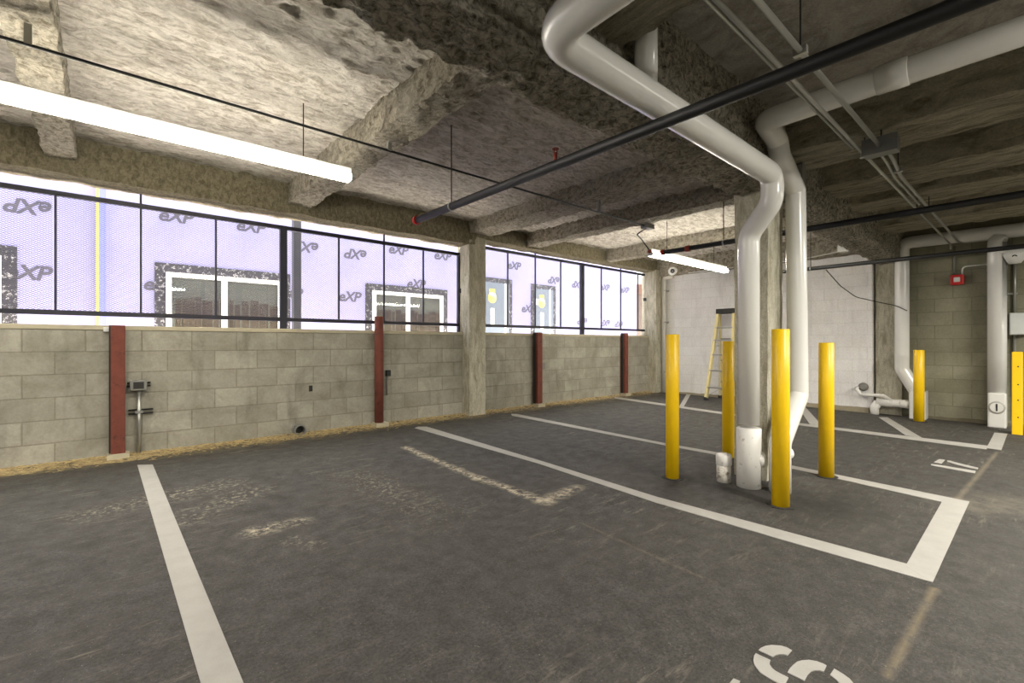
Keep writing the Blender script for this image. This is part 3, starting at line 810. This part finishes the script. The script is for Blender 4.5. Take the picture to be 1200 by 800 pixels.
# the pipe beyond
t = thing('drain_pipe', (4.46, 1.41, 0), 'white drain pipe crossing below beams, down pillar\'s far side', 'pipe', 'white drain pipes at the pillar')
M().tube([(3.66, -3.0, 2.84), (3.66, 1.36, 2.79), (4.04, 1.41, 2.77), (4.10, 1.41, 2.66), (4.46, 1.41, 2.46), (4.46, 1.39, .70), (3.96, 1.36, .38), (3.96, 1.36, -.03)], R*.98, 32, .075).build('pipe_run', PVC, t)
hb = M(); hub(hb, (3.66, .62, 2.80), (0, -1, .01), R, .16); hb.build('coupling', PVC, t)
M().tube([(3.66, .0, 2.81), (3.88, -.5, 2.79), (3.88, -1.6, 2.80)], R*.9, 24, .2).build('branch_pipe', PVC, t)
M().lathe((3.995, 1.335, .29), (.85,-.5,0), [(.04, 0), (.04, .045)], 16).build('cleanout_plug', PVCW, t)
# capped stub
g = gp(851.5, 566); g = g + Vector((CA, SA, 0))*.05
t = thing('capped_stub', (g.x, g.y, g.z), 'short white capped pipe stub beside the thick drain pipe', 'pipe')
M().lathe((g.x, g.y, g.z-.01), (0,0,1), [(.057, 0), (.057, .16)], 24).build('stub', plain('flaking white paint', L(206, 202, 192), .7, 0, .1, 10, .3, (L(120, 110, 92), 26, .5)), t)
M().lathe((g.x, g.y, g.z+.14), (0,0,1), [(.058, 0), (.062, .003), (.062, .075), (.054, .088), (.03, .095), (.0, .097)], 24).build('cap', PVCW, t)
# grey box on the beam by the pipes
t = thing('beam_box', (4.75, 1.45, 2.5), 'narrow grey box on beam beside the far drain pipe', 'electrical box')
M().box((4.60, 1.40, 2.42), (4.70, 1.52, 2.76)).build('box_body', GREYM, t, .004)
M().box((4.592, 1.41, 2.44), (4.602, 1.51, 2.72)).build('cover', GALV, t)

# ------------------------------------------------------------------ yellow bollards
def bollard(x, y, top, d, lab, grp):
    z = fz(y)
    t = thing('bollard', (x, y, z), lab, 'bollard', grp)
    M().lathe((x, y, z-.02), (0,0,1), [(d/2, 0), (d/2, top-z+.02-.004), (d/2-.004, top-z+.02), (.0, top-z+.021)], 32).build('post_sleeve', YEL, t)
    M().prism([(x + d*(.72+.3*noise.noise(Vector((x*9+math.cos(k*PI/12)*1.5, y*9+math.sin(k*PI/12)*1.5, 1))))*math.cos(k*PI/12), y + d*(.72+.3*noise.noise(Vector((x*9+math.cos(k*PI/12)*1.5, y*9+math.sin(k*PI/12)*1.5, 1))))*math.sin(k*PI/12), z-.01) for k in range(24)], (0, 0, .015)).build('asphalt_patch', plain('fresh asphalt', L(48, 46, 43), .9, 0, .3, 40, .5), t)
    return t
G4 = 'yellow bollards around the pillar'
bollard(3.62, 1.24, 1.25, .116, 'yellow bollard nearest the camera, right of thick drain pipe', G4)
bollard(3.62, 2.08, 1.225, .108, 'yellow bollard left of the capped pipe stub', G4)
bollard(4.71, 1.25, 1.155, .116, 'yellow bollard to the right of pillar on stall line', G4)
bollard(4.70, 2.09, 1.17, .112, 'yellow bollard behind the capped pipe stub', G4)
g = gp(1076, 494)
bollard(g.x+.06, g.y, 1.05, .128, 'yellow bollard in front of wall downpipe boot', 'yellow bollards by the unpainted wall')
g = gp(1191, 509)
t = thing('square_bollard', (g.x, g.y, g.z), 'square yellow guard post with bolt holes below grey box', 'bollard', 'yellow bollards by the unpainted wall')
ya, yb = at_X(g.x, 1185.5, 480).y, at_X(g.x, 1198.5, 480).y
M().box((g.x, yb, g.z-.02), (g.x+.12, ya, 1.04)).build('post_sleeve', YEL, t, .008)
for z in (.2, .42, .62, .85): M().tube([(g.x-.002, yb+.04, z), (g.x+.003, yb+.04, z)], .009, 10).build('bolt_hole', DARKM, t)

# ------------------------------------------------------------------ far wall: downpipes and fittings
xp = 9.42
v = at_X(xp, 1057, 430); v2 = at_X(xp, 1074, 459)
t = thing('wall_downpipe', (xp, v.y, 0), 'white elbowed downpipe in front of the concrete pilaster', 'pipe')
M().tube([(xp, -3, 2.66), (xp, v.y, 2.72), (xp, v.y, .74), (xp, v2.y, .40), (xp, v2.y, .2)], .092, 28, .13).build('pipe_run', PVC, t)
a = at_X(xp, 1067, 459); b = at_X(xp, 1086, 459)
M().box((xp-.12, b.y, -.03), (xp+.14, a.y, .42)).build('boot', PVC, t, .015)
a = at_X(xp, 1028, 475); b = at_X(xp, 1069, 475)
hp = M().tube([(xp-.03, b.y-.05, .2), (xp-.03, a.y, .2)], .062, 20); hub(hp, (xp-.03, b.y+.09, .2), (0,1,0), .062, .1); hub(hp, (xp-.03, b.y+.28, .2), (0,1,0), .062, .1)
lb = hp.build('lateral_pipe', PVCW, t)
M().tube([(xp-.03, a.y-.02, .2), (xp-.03, a.y+.03, .1), (xp-.03, a.y+.03, -.03)], .06, 16, .05).build('lateral_elbow', PVCW, t)
p1, p2, p3, p4 = at_X(xp, 1005, 455), at_X(xp, 1010, 461), at_X(xp, 1036, 463), at_X(xp, 1045, 470)
t2 = thing('vent_pipe', (xp, p2.y, p2.z), 'thin white bent pipe low on the white wall', 'pipe')
M().tube([(XW, p1.y, p1.z+.02), (xp-.08, p1.y, p1.z), (xp-.08, p2.y, p2.z-.01), (xp-.06, p3.y, p3.z), (xp-.03, p4.y, .24)], .026, 14, .05).build('pipe_run', PVCW, t2)
q = at_X(XW, 1012, 453)
M().lathe((XW, q.y, q.z), (-1,0,0), [(.07, 0), (.07, .03), (.04, .05)], 16).build('wall_flange', GREYM, t2)

c = at_X(9.35, 1168, 480)
t = thing('wall_downpipe', (9.4, c.y, 0), 'straight white downpipe with round cleanout on its boot', 'pipe')
M().tube([(9.42, c.y, .4), (9.42, c.y, 2.56), (9.42, c.y-.02, 2.66)], .098, 28, .05).build('pipe_run', PVC, t)
a = at_X(9.3, 1157, 470); b = at_X(9.3, 1179.5, 470)
M().box((9.30, b.y, -.03), (9.56, a.y, .46)).build('boot', PVC, t, .02)
ck = M().lathe((9.30, (a.y+b.y)/2, .26), (-1,0,0), [(.085, 0), (.085, .008), (.07, .012)], 24).build('cleanout_cover', plain('cover ring', L(170, 168, 160), .5), t)
mb = M().lathe((9.295, (a.y+b.y)/2, .26), (-1,0,0), [(.066, 0), (.066, .009)], 24); mb.build('cover_face', PVC, ck)
M().box((9.28, (a.y+b.y)/2-.008, .21), (9.287, (a.y+b.y)/2+.008, .31)).build('cover_slot', DARKM, ck)

p = at_X(9.56, 1122, 328)
t = thing('fire_alarm', (9.56, p.y, p.z), 'red fire alarm strobe on the unpainted block wall', 'alarm')
al = M().box((9.50, p.y-.075, p.z-.075), (XE, p.y+.075, p.z+.075)).build('alarm_body', RED, t, .012)
M().box((9.475, p.y-.035, p.z-.035), (9.502, p.y+.035, p.z+.035)).build('strobe_lens', WHITE, al, .008)
a = at_X(9.55, 1118.5, 322)
M().tube([(9.56, a.y, p.z+.07), (9.56, a.y, 2.6)], .012, 10).build('conduit', GREYM, t)
a = at_X(9.55, 1127.5, 321); b = at_X(9.55, 1158, 309.5)
M().tube([(9.56, a.y, p.z+.07), (9.56, a.y, b.z), (9.56, b.y, b.z)], .010, 10, .08).build('white_conduit', WHITE, t)

a = at_X(9.5, 1183, 367); b = at_X(9.5, 1207, 392)
t = thing('electrical_box', (9.5, b.y, a.z), 'pale grey electrical box on conduit above square bollard', 'electrical box')
ebx = M().box((9.42, b.y, b.z), (XE, a.y, a.z)).build('box_body', plain('pale grey enamel', L(196, 200, 194), .5), t, .006)
M().box((9.412, b.y+.012, b.z+.012), (9.422, a.y-.012, a.z-.012)).build('lid', plain('lid enamel', L(204, 208, 202), .5), ebx)
q = at_X(9.53, 1189, 350)
M().tube([(9.55, q.y, a.z), (9.55, q.y, 2.40)], .016, 12).build('conduit', GALV, t)
M().tube([(9.55, q.y, .1), (9.55, q.y, b.z)], .016, 12).build('conduit', GALV, t)
s_ = at_X(9.55, 1186, 344)
M().box((9.54, s_.y-.05, s_.z-.012), (XE, s_.y+.09, s_.z+.012)).build('strut', GALV, t)

def cam_body(p, lab, wide):
    t = thing('security_camera', tuple(p), lab, 'camera')
    return t
p = at_X(9.08, 788, 317.5)
t = cam_body(p, 'white turret camera high on the white wall corner', 0)
d = Vector((-.86, -.5, -.1)).normalized()
M().lathe(p + Vector((.14, .02, .02)), (-1, -.1, 0), [(.07, 0), (.07, .03), (.055, .05)], 20).build('mount', WHITE, t)
bb = M().lathe(p - d*.10, d, [(.03, -.02), (.085, 0), (.09, .07), (.088, .11), (.07, .115)], 24).build('camera_body', WHITE, t)
M().lathe(p - d*.1, d, [(.045, .11), (.045, .125), (.02, .128)], 18).build('lens', LENS, bb)
p = at_X(9.35, 1188, 298)
t = cam_body(p, 'white bell shaped camera above the electrical conduit', 1)
M().box((9.30, p.y-.13, p.z+.03), (XE, p.y+.13, p.z+.12)).build('mount', WHITE, t, .02)
bb = M().lathe((9.38, p.y-.01, p.z+.05), (0,0,-1), [(.12, 0), (.12, .06), (.085, .13), (.06, .17), (.0, .175)], 24).build('camera_body', WHITE, t)
M().lathe((9.30, p.y-.01, p.z-.02), (-.8,0,-.6), [(.03, 0), (.025, .03)], 14).build('lens', LENS, bb)

p = at_X(9.15, 990, 291)
t = thing('emergency_light', (9.2, p.y, p.z), 'small white box on the beam above white wall', 'light fixture')
M().box((9.05, p.y-.08, p.z-.06), (9.185, p.y+.08, p.z+.06)).build('light_body', WHITE, t, .012)
M().tube([(9.16, p.y, p.z-.03), (9.16, p.y+.6, p.z-.09), (9.16, 4.9, p.z-.09)], .010, 8).build('conduit', WHITE, t)
# corner standpipe
q = at_X(9.3, 776, 400)
t = thing('corner_pipe', (9.36, q.y, fz(q.y)), 'pale pipe standing in the corner by white wall', 'pipe')
M().tube([(9.33, q.y-.02, fz(q.y)-.01), (9.33, q.y-.02, 2.60), (9.33, q.y-.25, 2.62)], .05, 16, .08).build('pipe_run', plain('pale painted pipe', L(206, 202, 192), .6), t)
for z in (.5, 1.6, 2.3): M().box((9.29, q.y-.08, z), (9.45, q.y+.04, z+.03)).build('pipe_strap', GALV, t)
# loose cable
A = at_X(8.2, 968, 316); B = at_X(8.5, 985, 335); C_ = at_X(8.8, 1003, 348); D = at_X(9.1, 1030, 354); E = at_X(9.32, 1050, 358); G = at_X(9.31, 1063, 364)
tag(M().tube([A, B, C_, D, E, G], .007, 8, .4).build('loose_cable', CABLE), 'thin loose cable drooping from sprinkler pipe to wall downpipe', 'cable')

# ------------------------------------------------------------------ stepladder
fl_, fr_ = gp(827, 463.5), gp(857.5, 464.5)
X0 = min(fl_.x, fr_.x)
X0 = 8.78
yl, yr = at_X(X0, 827, 463).y, at_X(X0, 857.5, 464).y
zg = fz((yl+yr)/2)
Xt = X0 + .33
tl, tr = at_X(Xt, 842, 366), at_X(Xt, 860, 366)
zt = (tl.z + tr.z)/2
t = thing('stepladder', ((X0+.3), (yl+yr)/2, zg), 'yellow fibreglass stepladder standing by the white wall', 'ladder', None)
F0 = [Vector((X0, yl, zg)), Vector((X0, yr, zg))]; T0 = [Vector((Xt, tl.y, zt)), Vector((Xt, tr.y, zt))]
for f_, t_ in zip(F0, T0):
    ro = M().bar(f_ + (t_-f_)*.03, t_, .05, .075, (1, 0, .2)).build('front_rail', FIBRE, t, .004)
    M().bar(f_ + Vector((-.03, 0, .035)), f_ + Vector((.06, 0, .035)), .05, .07).build('foot', DARKM, ro)
Xr = XW - .09
for i, (f_, t_) in enumerate(zip(F0, T0)):
    rf = Vector((Xr, f_.y + (-.01 if i == 0 else .01), zg)); rt = Vector((Xt+.07, t_.y, zt-.03))
    ro = M().bar(rf + (rt-rf)*.03, rt, .03, .05, (1, 0, .2)).build('rear_rail', FIBRE, t, .004)
    M().bar(rf + Vector((-.04, 0, .03)), rf + Vector((.04, 0, .03)), .04, .06).build('foot', DARKM, ro)
M().box((Xt-.06, tr.y-.03, zt-.02), (Xt+.15, tl.y+.03, zt+.075)).build('top_cap', DARKM, t, .012)
def on(k): return F0[0].lerp(T0[0], k), F0[1].lerp(T0[1], k)
for py in (449, 430.5, 413, 397, 383):
    k = (463.5 - py)/(463.5 - 366); a, b = on(k)
    M().box((a.x-.04, b.y, a.z-.014), (a.x+.05, a.y, a.z+.014)).build('tread', ALU, t, .003)
a, b = on(.14); M().bar(on(.03)[0] + Vector((.02,0,.03)), (a+b)/2 + Vector((.02, 0, 0)), .02, .006).build('tread_brace', ALU, t)
M().bar(on(.03)[1] + Vector((.02,0,.03)), (a+b)/2 + Vector((.02, 0, 0)), .02, .006).build('tread_brace', ALU, t)
for k in (.2, .45, .7):
    a = Vector((Xr, F0[0].y, zg)).lerp(Vector((Xt+.07, T0[0].y, zt)), k); b = Vector((Xr, F0[1].y, zg)).lerp(Vector((Xt+.07, T0[1].y, zt)), k)
    M().tube([a, b], .012, 8).build('rear_bar', ALU, t)
a, b = on(.62); 
M().bar(a + Vector((.02,0,0)), Vector((Xr, F0[0].y, zg)).lerp(Vector((Xt+.07, T0[0].y, zt)), .62), .02, .008).build('spreader', ALU, t)
M().bar(b + Vector((.02,0,0)), Vector((Xr, F0[1].y, zg)).lerp(Vector((Xt+.07, T0[1].y, zt)), .62), .02, .008).build('spreader', ALU, t)
# blue bottle at the ladder's foot
g = gp(860.5, 466)
g.x -= .12
p = at_X(g.x, 860.3, 466)
t = thing('caulk_gun', (p.x, p.y, fz(p.y)), 'blue and white tube tool standing beside the stepladder foot', 'tool')
zb = fz(p.y)
M().lathe((p.x, p.y, zb), (0,0,1), [(.035, 0), (.035, .06), (.03, .065)], 16).build('tool_base', DARKM, t)
M().lathe((p.x, p.y, zb+.06), (0,0,1), [(.032, 0), (.032, .22), (.02, .25)], 16).build('tool_body', BLUE, t)
M().lathe((p.x, p.y, zb+.30), (0,0,1), [(.02, 0), (.018, .08), (.006, .12)], 12).build('nozzle', WHITE, t)
